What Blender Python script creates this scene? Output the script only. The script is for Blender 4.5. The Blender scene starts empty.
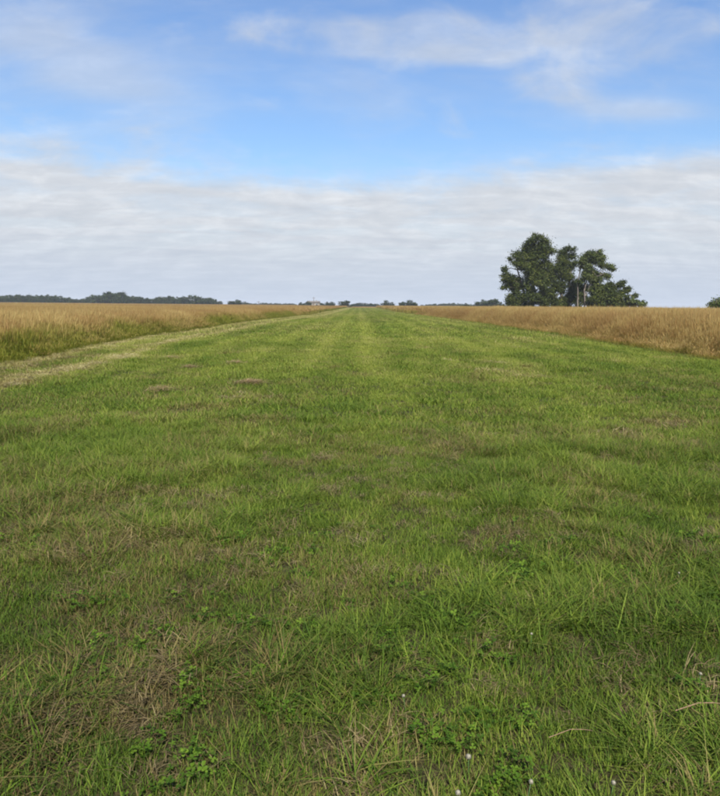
import bpy, bmesh, math, random
import numpy as np
from mathutils import Vector, Matrix

R = math.radians
random.seed(7)
RNG = np.random.default_rng(11)
scene = bpy.context.scene
COL = scene.collection

# ------------------------------------------------------------------ camera
CAM_H = 1.6
PITCH, ROLL, YAW = R(7.37), R(0.53), 0.0
cam_d = bpy.data.cameras.new('camera')
cam = bpy.data.objects.new('camera', cam_d)
COL.objects.link(cam)
cam_d.sensor_fit = 'HORIZONTAL'
cam_d.sensor_width = 36.0
cam_d.lens = 36.0
cam_d.clip_start = 0.05
cam_d.clip_end = 20000
CAM_M = (Matrix.Translation((0, 0, CAM_H)) @ Matrix.Rotation(YAW, 4, 'Z')
         @ Matrix.Rotation(R(90) - PITCH, 4, 'X') @ Matrix.Rotation(ROLL, 4, 'Z'))
cam.matrix_world = CAM_M
scene.camera = cam

# ------------------------------------------------------------------ sky
SUN_EL, SUN_AZ = R(48), R(174)          # azimuth clockwise from +Y: high, behind the camera and to the right
world = bpy.data.worlds.new('World')
scene.world = world
world.use_nodes = True
wt = world.node_tree
wt.nodes.clear()


def nd(t, kind, **kw):
    n = t.nodes.new(kind)
    for k, v in kw.items():
        if k == 'ins':
            for i, val in v.items():
                n.inputs[i].default_value = val
        else:
            setattr(n, k, v)
    return n


def mth(t, op, a, b=None, c=None, clamp=False):
    n = t.nodes.new('ShaderNodeMath')
    n.operation = op
    n.use_clamp = clamp
    for i, v in enumerate((a, b, c)):
        if v is None:
            continue
        if isinstance(v, (int, float)):
            n.inputs[i].default_value = v
        else:
            t.links.new(v, n.inputs[i])
    return n.outputs[0]


def ramp(t, fac, stops, interp='LINEAR'):
    n = t.nodes.new('ShaderNodeValToRGB')
    n.color_ramp.interpolation = interp
    e = n.color_ramp.elements
    while len(e) < len(stops):
        e.new(0.5)
    for el, (p, c) in zip(e, stops):
        el.position = p
        el.color = (c[0], c[1], c[2], 1) if not isinstance(c, (int, float)) else (c, c, c, 1)
    t.links.new(fac, n.inputs[0])
    return n.outputs[0]


def mixc(t, f, a, b, mode='MIX'):
    n = t.nodes.new('ShaderNodeMix')
    n.data_type = 'RGBA'
    n.blend_type = mode
    for s, v in ((n.inputs[0], f), (n.inputs[6], a), (n.inputs[7], b)):
        if isinstance(v, (int, float)):
            s.default_value = v
        elif isinstance(v, tuple):
            s.default_value = (v[0], v[1], v[2], 1)
        else:
            t.links.new(v, s)
    return n.outputs[2]


def noise(t, vec, scale, detail=4, rough=0.55, dist=0.0):
    n = t.nodes.new('ShaderNodeTexNoise')
    n.inputs['Scale'].default_value = scale
    n.inputs['Detail'].default_value = detail
    n.inputs['Roughness'].default_value = rough
    n.inputs['Distortion'].default_value = dist
    if vec is not None:
        t.links.new(vec, n.inputs['Vector'])
    return n.outputs['Fac']


def mapping(t, vec, loc=(0, 0, 0), rot=(0, 0, 0), sc=(1, 1, 1)):
    n = t.nodes.new('ShaderNodeMapping')
    n.inputs['Location'].default_value = loc
    n.inputs['Rotation'].default_value = rot
    n.inputs['Scale'].default_value = sc
    t.links.new(vec, n.inputs['Vector'])
    return n.outputs[0]


def smooth(t, x, lo, hi):
    n = t.nodes.new('ShaderNodeMapRange')
    n.interpolation_type = 'SMOOTHSTEP'
    n.inputs['From Min'].default_value = lo
    n.inputs['From Max'].default_value = hi
    t.links.new(x, n.inputs['Value'])
    return n.outputs['Result']


sky = nd(wt, 'ShaderNodeTexSky', sky_type='NISHITA', sun_disc=False, sun_elevation=SUN_EL,
         sun_rotation=SUN_AZ, altitude=30, air_density=1.5, dust_density=0.0, ozone_density=8.0)
SKY_S = 0.125
tc = nd(wt, 'ShaderNodeTexCoord')
sep = nd(wt, 'ShaderNodeSeparateXYZ')
wt.links.new(tc.outputs['Generated'], sep.inputs[0])
zc = mth(wt, 'MAXIMUM', sep.outputs[2], 0.0005)
px = mth(wt, 'DIVIDE', sep.outputs[0], zc)
py = mth(wt, 'DIVIDE', sep.outputs[1], zc)
plane = nd(wt, 'ShaderNodeCombineXYZ')
wt.links.new(px, plane.inputs[0])
wt.links.new(py, plane.inputs[1])
P = plane.outputs[0]


def flat_dir(soft):
    """cloud-layer coordinates with the far crowding eased, as for clouds that have some height of their own"""
    zz = mth(wt, 'ADD', zc, soft)
    c = nd(wt, 'ShaderNodeCombineXYZ')
    wt.links.new(mth(wt, 'DIVIDE', sep.outputs[0], zz), c.inputs[0])
    wt.links.new(mth(wt, 'DIVIDE', sep.outputs[1], zz), c.inputs[1])
    return c.outputs[0]


PA, PB = flat_dir(0.45), flat_dir(0.10)
ALTO_OFF = (0.62, 4.1, 0)
sepA = nd(wt, 'ShaderNodeSeparateXYZ')
wt.links.new(PA, sepA.inputs[0])


def cloud_at(x, y, rx, ry, slant=0.0):
    """soft weight for one cloud of the layer, seen in the photo at (x, y) with half sizes rx, ry"""
    def at(u, v):
        d = (CAM_M.to_3x3() @ Vector(((u - 360) / 720, (398 - v) / 720, -1.0))).normalized()
        return d.x / (d.z + 0.45), d.y / (d.z + 0.45)
    c, e, f = at(x, y), at(x + rx, y), at(x, y - ry)
    ax, ay = abs(e[0] - c[0]), abs(f[1] - c[1])
    dx = mth(wt, 'SUBTRACT', sepA.outputs[0], c[0])
    dy = mth(wt, 'SUBTRACT', sepA.outputs[1], c[1])
    dy = mth(wt, 'ADD', dy, mth(wt, 'MULTIPLY', dx, slant * ay / ax))
    q = mth(wt, 'ADD', mth(wt, 'POWER', mth(wt, 'ABSOLUTE', mth(wt, 'DIVIDE', dx, ax)), 2.0), mth(wt, 'POWER', mth(wt, 'ABSOLUTE', mth(wt, 'DIVIDE', dy, ay)), 2.0))
    return mth(wt, 'EXPONENT', mth(wt, 'MULTIPLY', q, -1.0))


def total(lst):
    a = lst[0]
    for b in lst[1:]:
        a = mth(wt, 'ADD', a, b)
    return a

# ragged front edge of the far stratus bank (a layer that begins about five cloud heights away)
nb1 = noise(wt, mapping(wt, PB, (3.1, 0.7, 0)), 1.1, 5, 0.55, 0.3)
nb2 = noise(wt, mapping(wt, PA, (9.3, 2.2, 0), (0, 0, 0.15), (1, 1.3, 1)), 9.0, 7, 0.66, 0.4)
dip = mth(wt, 'MULTIPLY', mth(wt, 'POWER', mth(wt, 'ABSOLUTE', mth(wt, 'SUBTRACT', px, 0.1)), 1.3), -0.45)
edge = mth(wt, 'ADD', 6.05, mth(wt, 'MAXIMUM', dip, -2.2))
edge = mth(wt, 'ADD', edge, mth(wt, 'MULTIPLY', mth(wt, 'SUBTRACT', nb1, 0.5), 3.0))
edge = mth(wt, 'ADD', edge, mth(wt, 'MULTIPLY', mth(wt, 'SUBTRACT', nb2, 0.5), 2.4))
bank = smooth(wt, mth(wt, 'SUBTRACT', py, edge), -1.0, 1.3)
# thin places inside the bank
nh = noise(wt, mapping(wt, PB, (1.7, 5.5, 0), (0, 0, 0.1), (0.7, 1.0, 1)), 1.8, 7, 0.62, 0.4)
thin = smooth(wt, nh, 0.34, 0.56)
bank = mth(wt, 'MULTIPLY', bank, mth(wt, 'ADD', 0.82, mth(wt, 'MULTIPLY', mth(wt, 'MAXIMUM', thin, smooth(wt, mth(wt, 'MULTIPLY', zc, -1.0), -0.13, -0.04)), 0.16)))
# broken mid-level patches overhead
na = noise(wt, mapping(wt, PA, ALTO_OFF, (0, 0, 0.2), (1.0, 1.2, 1)), 5.5, 9, 0.58, 0.5)
nbig = noise(wt, mapping(wt, PA, (5.0, 1.3, 0)), 1.1, 2, 0.5)
spots = total([cloud_at(265, 30, 38, 16), cloud_at(310, 40, 45, 22), cloud_at(390, 45, 50, 26), cloud_at(430, 25, 40, 18), cloud_at(495, 42, 50, 24), cloud_at(535, 70, 45, 26),
               cloud_at(560, 95, 34, 12), cloud_at(570, 25, 60, 26), cloud_at(640, 35, 60, 22), cloud_at(700, 20, 50, 20), cloud_at(600, 0, 60, 18), cloud_at(345, 38, 50, 16), cloud_at(455, 45, 40, 20), cloud_at(600, 60, 60, 25)])
spots = mth(wt, 'MINIMUM', spots, 1.0)
alto = smooth(wt, mth(wt, 'ADD', mth(wt, 'ADD', na, mth(wt, 'MULTIPLY', mth(wt, 'SUBTRACT', nbig, 0.5), 0.35)), mth(wt, 'MULTIPLY', spots, 0.30)), 0.50, 0.98)
alto = mth(wt, 'MULTIPLY', alto, 0.64)
# cirrus wisps
nc = noise(wt, mapping(wt, PA, (2.0, 0.3, 0), (0, 0, -0.75), (0.8, 2.4, 1)), 1.7, 6, 0.6, 0.4)
veil = total([cloud_at(50, 40, 80, 30, -0.9), cloud_at(110, 85, 70, 22, -0.9), cloud_at(640, 110, 60, 14, 0.5)])
cir = mth(wt, 'MULTIPLY', smooth(wt, mth(wt, 'ADD', nc, mth(wt, 'MULTIPLY', veil, 0.34)), 0.36, 0.90), 0.5)
cover = mth(wt, 'SUBTRACT', 1.0, mth(wt, 'MULTIPLY', mth(wt, 'SUBTRACT', 1.0, bank),
            mth(wt, 'MULTIPLY', mth(wt, 'SUBTRACT', 1.0, alto), mth(wt, 'SUBTRACT', 1.0, cir))), clamp=True)
# lit / shaded tone of the cloud itself, in streaks
ns = noise(wt, mapping(wt, PB, (0.4, 8.0, 0), (0, 0, 0.06), (0.8, 1.6, 1)), 2.4, 8, 0.62, 0.4)
ns2 = noise(wt, mapping(wt, PA, (4.4, 3.0, 0), (0, 0, 0), (1, 1.5, 1)), 10.0, 7, 0.62, 0.4)
tone = mth(wt, 'ADD', mth(wt, 'MULTIPLY', ns, 0.5), mth(wt, 'MULTIPLY', ns2, 0.5))
ALTO_K = 0.54
K = ALTO_K / SKY_S
cl = ramp(wt, tone, [(0.34, (0.55 * K, 0.59 * K, 0.65 * K)), (0.5, (0.635 * K, 0.665 * K, 0.715 * K)),
                     (0.68, (0.79 * K, 0.815 * K, 0.85 * K))])
low = smooth(wt, mth(wt, 'MULTIPLY', zc, -1.0), -0.12, 0.0)      # cloud base near the horizon is seen through more air
cl = mixc(wt, mth(wt, 'MULTIPLY', low, 0.72), cl, (0.485 * K, 0.575 * K, 0.725 * K))
skyc = mixc(wt, 1.0, sky.outputs[0], (0.54, 0.545, 0.61), 'MULTIPLY')
final = mixc(wt, cover, skyc, cl)
bg = nd(wt, 'ShaderNodeBackground')
bg.inputs['Strength'].default_value = SKY_S
wt.links.new(final, bg.inputs['Color'])
wo = nd(wt, 'ShaderNodeOutputWorld')
wt.links.new(bg.outputs[0], wo.inputs['Surface'])
world.cycles.sampling_method = 'MANUAL'
world.cycles.sample_map_resolution = 512

# ------------------------------------------------------------------ sun and exposure
sun_d = bpy.data.lights.new('sun', 'SUN')
sun_d.energy = 4.0
sun_d.angle = R(2.0)
sun_d.color = (1.0, 0.95, 0.87)
sun = bpy.data.objects.new('sun', sun_d)
COL.objects.link(sun)
sdir = Vector((math.sin(SUN_AZ) * math.cos(SUN_EL), math.cos(SUN_AZ) * math.cos(SUN_EL), math.sin(SUN_EL)))
sun.rotation_euler = (-sdir).to_track_quat('-Z', 'Y').to_euler()
sun.location = (0, -20, 40)

vs = scene.view_settings
vs.view_transform = 'Standard'
vs.look = 'None'
vs.exposure = 0.98
vs.gamma = 1.0
vs.use_curve_mapping = False
scene.cycles.use_denoising = True
scene.cycles.filter_width = 2.0
scene.cycles.max_bounces = 4
scene.cycles.diffuse_bounces = 3
scene.cycles.glossy_bounces = 1
scene.cycles.transmission_bounces = 3
scene.cycles.transparent_max_bounces = 8
scene.cycles.volume_bounces = 0

# ------------------------------------------------------------------ helpers


def unproj(x, y, depth=None):
    """photo pixel (720 wide) to a world point: on the ground, or at a forward distance"""
    d = CAM_M.to_3x3() @ Vector(((x - 360) / 720, (398 - y) / 720, -1.0))
    if depth is None:
        t = -CAM_H / d.z
    else:
        t = depth / d.y
    return Vector((0, 0, CAM_H)) + d * t


def hash2(ix, iy, seed):
    h = (ix.astype(np.int64) * 374761393 + iy.astype(np.int64) * 668265263 + seed * 1442695041) & 0xFFFFFFFF
    h = ((h ^ (h >> 13)) * 1274126177) & 0xFFFFFFFF
    h = ((h ^ (h >> 16)) * 2246822519) & 0xFFFFFFFF
    return ((h ^ (h >> 15)) & 0xFFFFFF) / float(0xFFFFFF)


def vnoise(x, y, seed):
    ix, iy = np.floor(x), np.floor(y)
    fx, fy = x - ix, y - iy
    fx, fy = fx * fx * (3 - 2 * fx), fy * fy * (3 - 2 * fy)
    a, b = hash2(ix, iy, seed), hash2(ix + 1, iy, seed)
    c, d = hash2(ix, iy + 1, seed), hash2(ix + 1, iy + 1, seed)
    return (a * (1 - fx) + b * fx) * (1 - fy) + (c * (1 - fx) + d * fx) * fy


def fbm(x, y, size, seed, octv=3):
    s, a, tot = 0, 1.0, 0
    x, y = np.asarray(x, float) / size, np.asarray(y, float) / size
    for k in range(octv):
        s = s + a * vnoise(x * 2 ** k + 17.3 * k, y * 2 ** k - 9.1 * k, seed + k)
        tot += a
        a *= 0.5
    return s / tot


def sstep(x, lo, hi):
    t = np.clip((x - lo) / (hi - lo), 0, 1)
    return t * t * (3 - 2 * t)


LEFT_PX = [(10, 360), (67, 348), (133, 337), (187, 330), (240, 322), (307, 315), (335, 310)]
RIGHT_PX = [(720, 358), (560, 333), (470, 321), (397, 312)]
LP = np.array([unproj(*p)[:2] for p in LEFT_PX])
RP = np.array([unproj(*p)[:2] for p in RIGHT_PX])
STRIP_END = 385.0


def left_edge(y):
    y = np.asarray(y, float)
    return np.interp(y, LP[:, 1], LP[:, 0]) + (fbm(y, y * 0, 3.0, 5) - 0.5) * 0.5


def right_edge(y):
    y = np.asarray(y, float)
    return np.interp(y, RP[:, 1], RP[:, 0]) + (fbm(y, y * 0 + 50, 4.0, 6) - 0.5) * 0.9


def gz(x, y):
    """gentle unevenness of the mown ground"""
    d = np.hypot(x, y)
    return ((fbm(x, y, 1.3, 21, 3) - 0.5) * 0.07 + (fbm(x, y, 6.0, 31, 2) - 0.5) * 0.10) * np.clip(1.3 - d / 60.0, 0, 1) - 0.01


DRY_SPOTS = []   # (x, y, rx, ry, strength)
for (sx, sy, wx, wy, st) in [(245, 545, 70, 22, 0.55), (690, 428, 60, 12, 0.5), (620, 545, 60, 25, 0.25), (60, 372, 70, 10, 0.25),
                             (150, 412, 45, 7, 0.35), (275, 650, 35, 25, 0.5), (390, 730, 30, 25, 0.45), (95, 735, 70, 25, 0.4),
                             (490, 640, 30, 14, 0.45), (690, 625, 30, 12, 0.45), (20, 500, 30, 12, 0.3), (640, 380, 80, 6, 0.35),
                             (500, 372, 70, 6, 0.3), (440, 400, 40, 5, 0.3), (170, 358, 60, 4, 0.4), (420, 480, 60, 10, 0.25),
                             (520, 740, 45, 14, 0.35), (330, 615, 50, 14, 0.35), (180, 690, 50, 18, 0.4), (600, 600, 40, 14, 0.3),
                             (205, 440, 45, 8, 0.3), (300, 460, 40, 9, 0.3), (560, 470, 50, 8, 0.3), (80, 560, 40, 16, 0.3)]:
    c = unproj(sx, sy)
    a = unproj(sx + wx, sy)
    b = unproj(sx, sy - wy)
    DRY_SPOTS.append((c.x, c.y, abs(a.x - c.x), abs(b.y - c.y), st))


def dryness(x, y):
    n = fbm(x, y, 1.1, 41, 4)
    n2 = fbm(x, y, 5.5, 47, 3)
    n3 = fbm(x * 1.0, y * 0.12, 1.5, 53, 3)     # mowing lanes run along the strip
    far = sstep(y, 25, 70)
    d = 0.10 + (n - 0.5) * 0.85 * (1 - 0.5 * far) + (n2 - 0.5) * 0.30 + (fbm(x, y, 0.3, 43, 2) - 0.5) * 0.75 * (1 - far) + (n3 - 0.5) * (0.3 + 0.3 * far) + 0.10 * far
    for (cx, cy, rx, ry, st) in DRY_SPOTS:
        q = ((x - cx) / rx) ** 2 + ((y - cy) / ry) ** 2
        d = d + 0.55 * st * np.exp(-q) * (0.35 + 1.2 * n)
    le = left_edge(y)
    e = x - le
    d = d + 0.85 * np.exp(-((e - 0.5) / 0.5) ** 2) + 0.55 * np.exp(-((e - 2.7) / 0.35) ** 2) + 0.25 * np.exp(-((e - 1.6) / 1.6) ** 2)
    d = d + 0.35 * np.exp(-((right_edge(y) - x) / 0.8) ** 2)
    return np.clip(d, 0, 1)


def tone_at(x, y):
    lanes = fbm(x, y * 0.04, 1.9, 83, 2)
    ph = x + 0.10 * y / 40.0 + 0.5 * (fbm(y, y * 0, 25.0, 89, 2) - 0.5)      # passes of the mower, each about 1.9 m wide
    lines = 0.26 * np.sin(ph * 3.3) + 0.40 * np.exp(-((ph + 1.35) / 0.22) ** 2) + 0.30 * np.exp(-((ph - 0.25) / 0.2) ** 2) - 0.25 * np.exp(-((ph - 2.2) / 0.3) ** 2)
    e = x - left_edge(y)
    track = 0.9 * np.exp(-((e - 0.5) / 0.7) ** 2) + 0.65 * np.exp(-((e - 2.7) / 0.5) ** 2)
    return np.clip(0.30 + (fbm(x, y * (0.4 + 0.6 * sstep(-y, -14, -6)), 2.2, 61, 3) - 0.5) * 1.0 + (fbm(x, y * (0.25 + 0.75 * sstep(-y, -12, -5)), 0.45, 67, 3) - 0.5) * 1.0
                   + (lanes - 0.5) * 0.7 * sstep(y, 14, 50) + 0.16 * sstep(y, 3, 12) + 0.74 * sstep(y, 5, 36) + lines * sstep(y, 9, 30) + track, 0, 1.8)


def link(o, parent=None):
    COL.objects.link(o)
    if parent is not None:
        o.parent = parent
    return o


def tag(o, label=None, cat=None, group=None, kind=None):
    for k, v in (('label', label), ('category', cat), ('group', group), ('kind', kind)):
        if v:
            o[k] = v
    return o


def mesh_np(name, verts, faces_flat, loop_tot, mats=(), attrs=None, face_attrs=None, smooth_sh=False):
    """fast mesh from numpy arrays"""
    me = bpy.data.meshes.new(name)
    nv, nf, nl = len(verts), len(loop_tot), len(faces_flat)
    me.vertices.add(nv)
    me.vertices.foreach_set('co', np.asarray(verts, np.float32).ravel())
    me.loops.add(nl)
    me.loops.foreach_set('vertex_index', np.asarray(faces_flat, np.int32))
    me.polygons.add(nf)
    starts = np.concatenate([[0], np.cumsum(loop_tot)[:-1]]).astype(np.int32)
    me.polygons.foreach_set('loop_start', starts)
    for k, v in (attrs or {}).items():
        at = me.attributes.new(k, 'FLOAT', 'POINT')
        at.data.foreach_set('value', np.asarray(v, np.float32))
    if smooth_sh:
        me.polygons.foreach_set('use_smooth', np.ones(nf, bool))
    for m in mats:
        me.materials.append(m)
    me.update(calc_edges=True)
    me.validate()
    return me


# ------------------------------------------------------------------ materials
def new_mat(name):
    m = bpy.data.materials.new(name)
    m.use_nodes = True
    t = m.node_tree
    t.nodes.clear()
    return m, t


def attr(t, name, typ='GEOMETRY'):
    n = t.nodes.new('ShaderNodeAttribute')
    n.attribute_name = name
    n.attribute_type = typ
    return n.outputs['Fac']


def leafy(t, col, trans=0.3, rough=0.55, spec=0.25):
    b = nd(t, 'ShaderNodeBsdfPrincipled')
    b.inputs['Roughness'].default_value = rough
    b.inputs['Specular IOR Level'].default_value = spec
    t.links.new(col, b.inputs['Base Color'])
    tr = nd(t, 'ShaderNodeBsdfTranslucent')
    t.links.new(mixc(t, 1.0, col, (1.15, 1.1, 0.75), 'MULTIPLY'), tr.inputs['Color'])
    mx = nd(t, 'ShaderNodeMixShader')
    mx.inputs[0].default_value = trans
    t.links.new(b.outputs[0], mx.inputs[1])
    t.links.new(tr.outputs[0], mx.inputs[2])
    o = nd(t, 'ShaderNodeOutputMaterial')
    t.links.new(mx.outputs[0], o.inputs['Surface'])


def grass_material():
    m, t = new_mat('mown_grass_blades')
    hue, h2, tip = attr(t, 'hue'), attr(t, 'withered'), attr(t, 'tip')
    dry, tone = attr(t, 'dry', 'INSTANCER'), attr(t, 'tone', 'INSTANCER')
    f = mth(t, 'ADD', mth(t, 'MULTIPLY', hue, 0.62), mth(t, 'MULTIPLY', tone, 0.42), clamp=True)
    green = ramp(t, f, [(0.0, (0.023, 0.052, 0.006)), (0.35, (0.062, 0.120, 0.011)),
                        (0.65, (0.135, 0.198, 0.020)), (1.0, (0.29, 0.315, 0.055))])
    sf = mth(t, 'ADD', mth(t, 'MULTIPLY', hue, 0.6), mth(t, 'MULTIPLY', tone, 0.4))
    straw = ramp(t, sf, [(0.0, (0.085, 0.062, 0.022)), (0.45, (0.185, 0.145, 0.052)), (0.8, (0.29, 0.24, 0.09)), (1.0, (0.47, 0.42, 0.17))])
    k = smooth(t, mth(t, 'SUBTRACT', mth(t, 'ADD', mth(t, 'MULTIPLY', dry, 1.12), -0.03), h2), -0.10, 0.10)
    c = mixc(t, k, green, straw)
    c = mixc(t, mth(t, 'MULTIPLY', mth(t, 'POWER', tip, 3.0), 0.25), c, (0.24, 0.21, 0.08))
    leafy(t, c, 0.34, 0.6, 0.10)
    return m


def thatch_material():
    m, t = new_mat('dead_grass_thatch')
    hue = attr(t, 'hue')
    tone = attr(t, 'tone', 'INSTANCER')
    sf = mth(t, 'ADD', mth(t, 'MULTIPLY', hue, 0.65), mth(t, 'MULTIPLY', tone, 0.35))
    c = ramp(t, sf, [(0.0, (0.065, 0.046, 0.020)), (0.5, (0.165, 0.122, 0.055)), (0.8, (0.29, 0.235, 0.11)), (1.0, (0.48, 0.42, 0.20))])
    leafy(t, c, 0.2, 0.6, 0.2)
    return m


def clover_material():
    m, t = new_mat('clover_leaves')
    hue, tip = attr(t, 'hue'), attr(t, 'tip')
    c = ramp(t, hue, [(0.0, (0.030, 0.066, 0.006)), (0.6, (0.065, 0.125, 0.010)), (1.0, (0.12, 0.19, 0.018))])
    c = mixc(t, mth(t, 'MULTIPLY', tip, 0.12), c, (0.3, 0.36, 0.22))
    leafy(t, c, 0.3, 0.6, 0.08)
    return m


def tall_material():
    m, t = new_mat('tall_ripe_grass')
    hue, tip, head = attr(t, 'hue'), attr(t, 'tip'), attr(t, 'head')
    dry, tone = attr(t, 'dry', 'INSTANCER'), attr(t, 'tone', 'INSTANCER')
    low = ramp(t, hue, [(0.0, (0.075, 0.115, 0.012)), (0.6, (0.17, 0.19, 0.024)), (1.0, (0.30, 0.26, 0.05))])
    lowdry = ramp(t, hue, [(0.0, (0.21, 0.16, 0.035)), (1.0, (0.38, 0.30, 0.085))])
    low = mixc(t, dry, low, lowdry)
    stem = ramp(t, mth(t, 'ADD', mth(t, 'MULTIPLY', hue, 0.65), mth(t, 'MULTIPLY', tone, 0.35)), [(0.0, (0.25, 0.16, 0.045)), (0.5, (0.36, 0.255, 0.08)), (1.0, (0.53, 0.42, 0.16))])
    heads = ramp(t, mth(t, 'ADD', mth(t, 'MULTIPLY', hue, 0.6), mth(t, 'MULTIPLY', tone, 0.4)),
                 [(0.1, (0.25, 0.13, 0.05)), (0.45, (0.35, 0.22, 0.085)), (0.9, (0.50, 0.385, 0.155))])
    grn = mth(t, 'SUBTRACT', 1.0, dry, clamp=True)
    up = mth(t, 'SUBTRACT', tip, mth(t, 'MULTIPLY', mth(t, 'SUBTRACT', 1.0, dry), 0.42))
    c = mixc(t, smooth(t, up, 0.16, 0.56), low, stem)
    hk = mth(t, 'MULTIPLY', head, smooth(t, dry, -1.0, -0.1))
    c = mixc(t, hk, c, heads)
    leafy(t, c, 0.42, 0.7, 0.08)
    return m


def leaf_material(name, lo, mid, hi):
    m, t = new_mat(name)
    hue = attr(t, 'hue')
    c = ramp(t, hue, [(0.0, lo), (0.5, mid), (1.0, hi)])
    leafy(t, c, 0.25, 0.55, 0.12)
    return m


def bark_material(name, dark, light):
    m, t = new_mat(name)
    g = nd(t, 'ShaderNodeNewGeometry')
    v = mapping(t, g.outputs['Position'], sc=(2.5, 2.5, 0.5))
    n = noise(t, v, 1.6, 6, 0.65)
    c = ramp(t, n, [(0.35, dark), (0.62, light)])
    b = nd(t, 'ShaderNodeBsdfPrincipled')
    b.inputs['Roughness'].default_value = 0.85
    t.links.new(c, b.inputs['Base Color'])
    bp = nd(t, 'ShaderNodeBump')
    bp.inputs['Strength'].default_value = 0.6
    bp.inputs['Distance'].default_value = 0.05
    t.links.new(n, bp.inputs['Height'])
    t.links.new(bp.outputs[0], b.inputs['Normal'])
    o = nd(t, 'ShaderNodeOutputMaterial')
    t.links.new(b.outputs[0], o.inputs['Surface'])
    return m


def plain(name, col, rough=0.7, vary=0.12, scale=6.0):
    m, t = new_mat(name)
    g = nd(t, 'ShaderNodeNewGeometry')
    n = noise(t, g.outputs['Position'], scale, 5, 0.6)
    lo = tuple(v * (1 - vary) for v in col)
    hi = tuple(min(1, v * (1 + vary)) for v in col)
    b = nd(t, 'ShaderNodeBsdfPrincipled')
    b.inputs['Roughness'].default_value = rough
    t.links.new(ramp(t, n, [(0.3, lo), (0.7, hi)]), b.inputs['Base Color'])
    o = nd(t, 'ShaderNodeOutputMaterial')
    t.links.new(b.outputs[0], o.inputs['Surface'])
    return m


def ground_material():
    m, t = new_mat('turf_soil')
    g = nd(t, 'ShaderNodeNewGeometry')
    pos = g.outputs['Position']
    field = attr(t, 'field')
    n1 = noise(t, pos, 1.1, 6, 0.6)
    n2 = noise(t, pos, 38.0, 5, 0.65)
    n3 = noise(t, pos, 0.05, 4, 0.55)
    soil = ramp(t, n2, [(0.3, (0.012, 0.009, 0.005)), (0.55, (0.040, 0.028, 0.014)), (0.75, (0.10, 0.07, 0.035))])
    turf = ramp(t, n1, [(0.3, (0.035, 0.060, 0.014)), (0.7, (0.085, 0.085, 0.030))])
    near = mixc(t, 0.25, soil, turf)
    fld = ramp(t, n3, [(0.3, (0.20, 0.125, 0.05)), (0.7, (0.27, 0.19, 0.075))])
    c = mixc(t, field, near, fld)
    b = nd(t, 'ShaderNodeBsdfPrincipled')
    b.inputs['Roughness'].default_value = 0.95
    b.inputs['Specular IOR Level'].default_value = 0.1
    t.links.new(c, b.inputs['Base Color'])
    bp = nd(t, 'ShaderNodeBump')
    bp.inputs['Strength'].default_value = 0.8
    bp.inputs['Distance'].default_value = 0.02
    t.links.new(n2, bp.inputs['Height'])
    t.links.new(bp.outputs[0], b.inputs['Normal'])
    o = nd(t, 'ShaderNodeOutputMaterial')
    t.links.new(b.outputs[0], o.inputs['Surface'])
    return m


M_GRASS, M_THATCH, M_CLOVER, M_TALL = grass_material(), thatch_material(), clover_material(), tall_material()
M_GROUND = ground_material()

# ------------------------------------------------------------------ ground, one sheet to the horizon
pos_ax = np.concatenate([np.arange(0, 16, 0.4), np.geomspace(16, 3000, 46)])
gx = np.concatenate([-pos_ax[:0:-1], pos_ax])
neg = -np.geomspace(1, 3000, 22)[::-1]
gy = np.concatenate([neg, np.arange(0, 34, 0.4), np.geomspace(34, 3000, 46)])
GX, GY = np.meshgrid(gx, gy)
GZ = gz(GX, GY) * (GY > -20)
nxg, nyg = len(gx), len(gy)
ii = np.arange(nxg * nyg).reshape(nyg, nxg)
quads = np.stack([ii[:-1, :-1], ii[:-1, 1:], ii[1:, 1:], ii[1:, :-1]], -1).reshape(-1, 4)
fieldmask = np.maximum(np.maximum(sstep(left_edge(GY) - GX, 0, 1.5), sstep(GX - right_edge(GY), 0, 1.5)), sstep(GY, STRIP_END, STRIP_END + 20))
gme = mesh_np('ground', np.stack([GX.ravel(), GY.ravel(), GZ.ravel()], 1), quads.ravel(), np.full(len(quads), 4),
              [M_GROUND], {'field': fieldmask.ravel()}, smooth_sh=True)
ground = link(bpy.data.objects.new('ground', gme))
tag(ground, 'level soil and turf reaching to the horizon under the grass', 'ground', kind='structure')

# ------------------------------------------------------------------ grass tuft sources


def ribbons(n, base, az, h, lean, curl, w, ts=(0, 0.4, 0.75, 1.0), w0=0.75):
    """n curved tapering blades -> verts, faces, loop totals, per-vertex t and blade index"""
    k = len(ts)
    d = np.stack([np.cos(az), np.sin(az)], 1)
    s = np.stack([-np.sin(az), np.cos(az)], 1)
    rows = []
    for t in ts[:-1]:
        out = (lean * t + curl * t * t) * h
        z = h * (t - 0.32 * curl * t * t)
        wd = w * (w0 + (1 - w0) * min(1, t * 2.2)) * (1 - t ** 2.2) * 0.5
        cxy = base + d * out[:, None]
        for sg in (-1, 1):
            rows.append(np.concatenate([cxy + s * (sg * wd)[:, None], z[:, None]], 1))
    out = (lean + curl) * h
    rows.append(np.concatenate([base + d * out[:, None], (h * (1 - 0.32 * curl))[:, None]], 1))
    V = np.stack(rows, 1)                        # n, 2(k-1)+1, 3
    m = V.shape[1]
    tt = np.tile(np.repeat(ts[:-1], 2).tolist() + [1.0], (n, 1))
    F, L = [], []
    o = np.arange(n)[:, None] * m
    for q in range(k - 2):
        F.append((o + np.array([[2 * q, 2 * q + 1, 2 * q + 3, 2 * q + 2]])).reshape(n, -1))
    F.append(o + np.array([[2 * k - 4, 2 * k - 3, 2 * k - 2]]))
    flat = np.concatenate(F, 1).ravel()
    lt = np.tile([4] * (k - 2) + [3], n)
    return V.reshape(-1, 3), flat, lt, tt.ravel(), np.repeat(np.arange(n), m)


SRC = {}


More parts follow.
